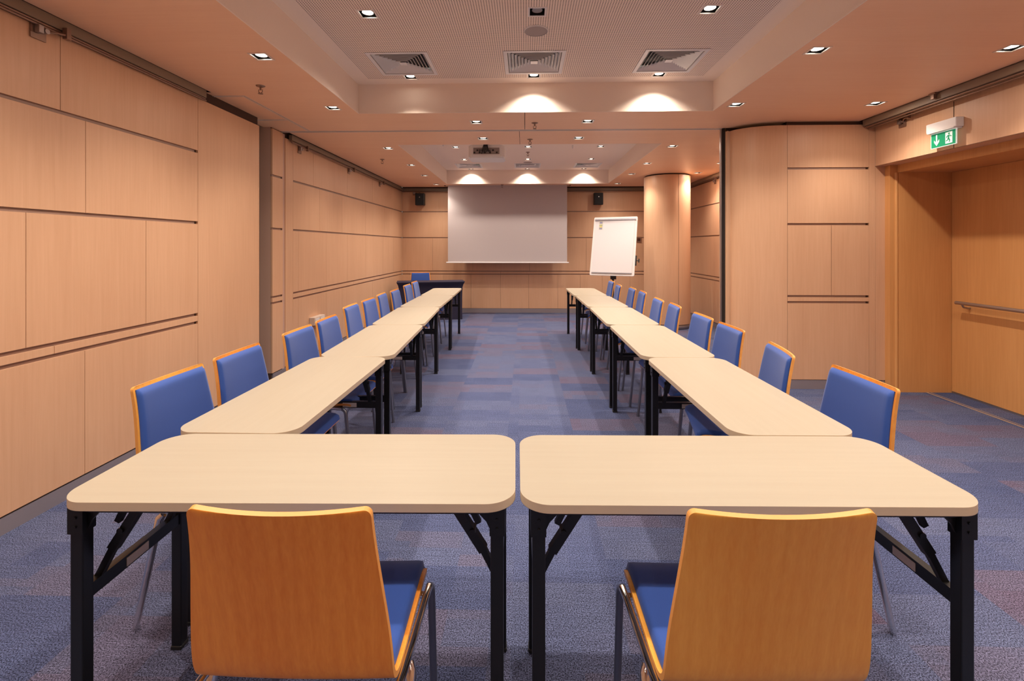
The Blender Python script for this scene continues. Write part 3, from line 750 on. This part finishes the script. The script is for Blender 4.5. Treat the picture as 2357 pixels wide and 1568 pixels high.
def pad_mesh(s0, s1, thick, margin):
    m = MB(); NU = 16
    ids = [i for i, f in enumerate(FR) if s0 <= f[3] <= s1]
    rows = []
    def interp(s):
        for i in range(len(FR)-1):
            if FR[i][3] <= s <= FR[i+1][3]:
                t = (s-FR[i][3])/(FR[i+1][3]-FR[i][3]); return FR[i][0].lerp(FR[i+1][0], t), FR[i][2].lerp(FR[i+1][2], t).normalized()
        return FR[-1][0], FR[-1][2]
    ns = 26; top = []; bot = []
    for i in range(ns+1):
        s = s0+(s1-s0)*i/ns; p, nr = interp(s)
        e = min(s-s0, s1-s)
        w = halfw(max(.03, min(s, LEN-.03)))-margin
        for j in range(NU+1):
            u = -1+2*j/NU; u = math.copysign(1-(1-abs(u))**1.8, u) if u else 0
            du = (1-abs(u))*w
            q1 = min(1, e/.030); q2 = min(1, du/.009)
            f = math.sqrt(max(0, 1-(1-q1)**2))*math.sqrt(max(0, 1-(1-q2)**2))
            co = curve_off(s, u*w/(w+margin))
            base = Vector((u*w, 0, 0))+p+nr*(co+.0005)
            bot.append(base); top.append(base+nr*(.004+(thick-.004)*f))
    R_ = NU+1
    fa = [(i*R_+j, i*R_+j+1, (i+1)*R_+j+1, (i+1)*R_+j) for i in range(ns) for j in range(NU)]
    m.add(top, [f[::-1] for f in fa], 0, True)
    bd_ = [i*R_ for i in range(ns+1)]+[ns*R_+j for j in range(1, R_)]+[i*R_+NU for i in range(ns-1, -1, -1)]+[j for j in range(NU-1, 0, -1)]
    k = len(bd_); m.add([top[i] for i in bd_]+[bot[i] for i in bd_], [(i, (i+1) % k, k+(i+1) % k, k+i) for i in range(k)], 0, False)
    return m
def make_chair(mat):
    t = thing('conference_chair', '', 'chair', (0, 0, 0), 0, 'blue padded chairs around the tables')
    o = shell_mesh(mat).build('shell', [mat, PLYE], t)
    pad_mesh(.014, .345, .019, .011).build('back_pad', FABRIC, t)
    pad_mesh(.41, LEN-.002, .022, .011).build('seat_pad', FABRIC, t)
    for s in (-1, 1):
        MB().tube([(s*.236, .150, .444), (s*.237, .168, .432), (s*.238, .174, .412), (s*.239, .215, .0)], .011, 14).build('front_leg', STEEL, t)
        m = MB().tube([(s*.232, -.078, .429), (s*.236, -.088, .417), (s*.240, -.10, .36), (s*.239, -.180, .0)], [.012, .015, .0125, .011], 14)
        m.build('rear_leg', CHROME, t)
        MB().tube([(s*.225, -.165, .441), (s*.228, -.12, .438), (s*.232, .0, .442), (s*.235, .10, .447), (s*.236, .150, .444)], .010, 14).build('side_rail', CHROME, t)
    m = MB(); m.tube([(-.232, -.06, .432), (.232, -.06, .432)], .009, 10); m.tube([(-.235, .12, .442), (.235, .12, .442)], .009, 10); m.build('cross_tube', CHROME, t)
    return t
cA, cB = make_chair(CHAIR_A), make_chair(CHAIR_B)
# local -y is the back; the back top stands at local y=-.25
def put_chair(o, xb, yb, rz, label):
    """xb, yb: where the middle of the back's top edge stands"""
    v = Matrix.Rotation(rz, 3, 'Z') @ Vector((0, -.245, 0))
    o.location = (xb-v.x, yb-v.y, 0); o.rotation_euler = (0, 0, rz); o['label'] = label
put_chair(cA, -.508, .955, math.radians(.5), 'reddish beech chair seen from behind at the left front table')
put_chair(cB, .526, .972, math.radians(1.5), 'honey yellow beech chair seen from behind at the right front table')
order = ['nearest the camera', 'second from the camera', 'third from the camera', 'fourth from the camera', 'fifth from the camera', 'sixth from the camera', 'seventh from the camera', 'eighth from the camera', 'ninth from the camera', 'farthest from the camera']
LC = [(-1.505, 1.95), (-1.505, 2.42), (-1.497, 3.05), (-1.512, 3.53), (-1.617, 4.30), (-1.615, 4.785), (-1.648, 5.33), (-1.627, 5.80), (-1.672, 6.60), (-1.70, 7.17)]
LR = [-1, 0, 0, 2, 3, 1, 4, 2, 1, 2]
RC = [(1.42, 2.01, 0), (1.367, 2.54, -11), (1.41, 3.24, 0), (1.41, 3.745, 0), (1.406, 4.41, -4), (1.388, 4.885, -3), (1.426, 5.68, -4), (1.412, 6.155, -2), (1.333, 6.65, -3), (1.372, 7.41, 0)]
for i, (x, y) in enumerate(LC):
    put_chair(dup(cA if i % 2 else cB), x, y, math.radians(-90+LR[i]), f'blue padded chair in the left row, {order[i]}')
for i, (x, y, a) in enumerate(RC):
    put_chair(dup(cB if i % 2 else cA), x, y, math.radians(90+a), f'blue padded chair in the right row, {order[i]}')
put_chair(dup(cA), -2.18, 9.80, math.radians(180+12), 'blue padded chair behind the navy covered desk, facing the room')

# ------------------------------------------------------------------ navy covered desk
t = thing('covered_desk', 'desk under a fitted navy stretch cloth in the far left corner', 'desk', (-1.845, 9.20, 0), math.radians(13.5))
m = MB(); n = 10
secs = [(.742, 0, 0), (.735, -.002, 0), (.715, .006, 0), (.68, .024, .004), (.62, .036, .008), (.45, .040, .014), (.2, .040, .016), (.0, .038, .012)]
LW, LD = 1.29, .46
rings = []
for z, ins, cv in secs:
    P = rounded(LW-2*ins, LD-2*ins, .02, 4)
    R2 = []
    # subdivide straight sides so that they can bow inward
    full = []
    for i in range(len(P)):
        a, b = Vector(P[i]), Vector(P[(i+1) % len(P)])
        full.append(a)
        if (b-a).length > .1:
            for q in range(1, 12):
                full.append(a.lerp(b, q/12))
    for p in full:
        fx = 1-(abs(p.x)/(LW/2))**2; fy = 1-(abs(p.y)/(LD/2))**2
        R2.append((p.x-math.copysign(cv*max(0, fy), p.x)*(abs(p.x) > LW/2-.1), p.y-math.copysign(cv*2.2*max(0, fx), p.y)*(abs(p.y) > LD/2-.08), z))
    rings.append(R2)
k = len(rings[0]); V = [v for r_ in rings for v in r_]
m.add(V, [(i*k+j, (i+1)*k+j, (i+1)*k+(j+1) % k, i*k+(j+1) % k) for i in range(len(rings)-1) for j in range(k)], 0, True)
m.add(rings[0], [list(range(k))], 0, False)
m.build('stretch_cloth', NAVY, t)
MB().box(-LW/2+.02, LW/2-.02, -LD/2+.02, LD/2-.02, .71, .735).build('desktop', BLACKP, t)

# ------------------------------------------------------------------ camera, world, view
cam = bpy.data.cameras.new('camera'); co = bpy.data.objects.new('camera', cam); COL.objects.link(co)
cam.sensor_width = 36; cam.sensor_fit = 'HORIZONTAL'; cam.lens = 36*F/2357
cam.shift_y = -(784-HZ)/2357; cam.clip_start = .02
co.location = (0, 0, CAMZ); co.rotation_euler = (math.radians(90), 0, YAW)
sc.camera = co
w = bpy.data.worlds.new('world'); sc.world = w; w.use_nodes = True
w.node_tree.nodes['Background'].inputs[0].default_value = (.5, .42, .36, 1); w.node_tree.nodes['Background'].inputs[1].default_value = .3
sc.view_settings.view_transform = 'Standard'; sc.view_settings.look = 'None'
sc.view_settings.exposure = .34; sc.view_settings.gamma = 1.
sc.view_settings.use_curve_mapping = False
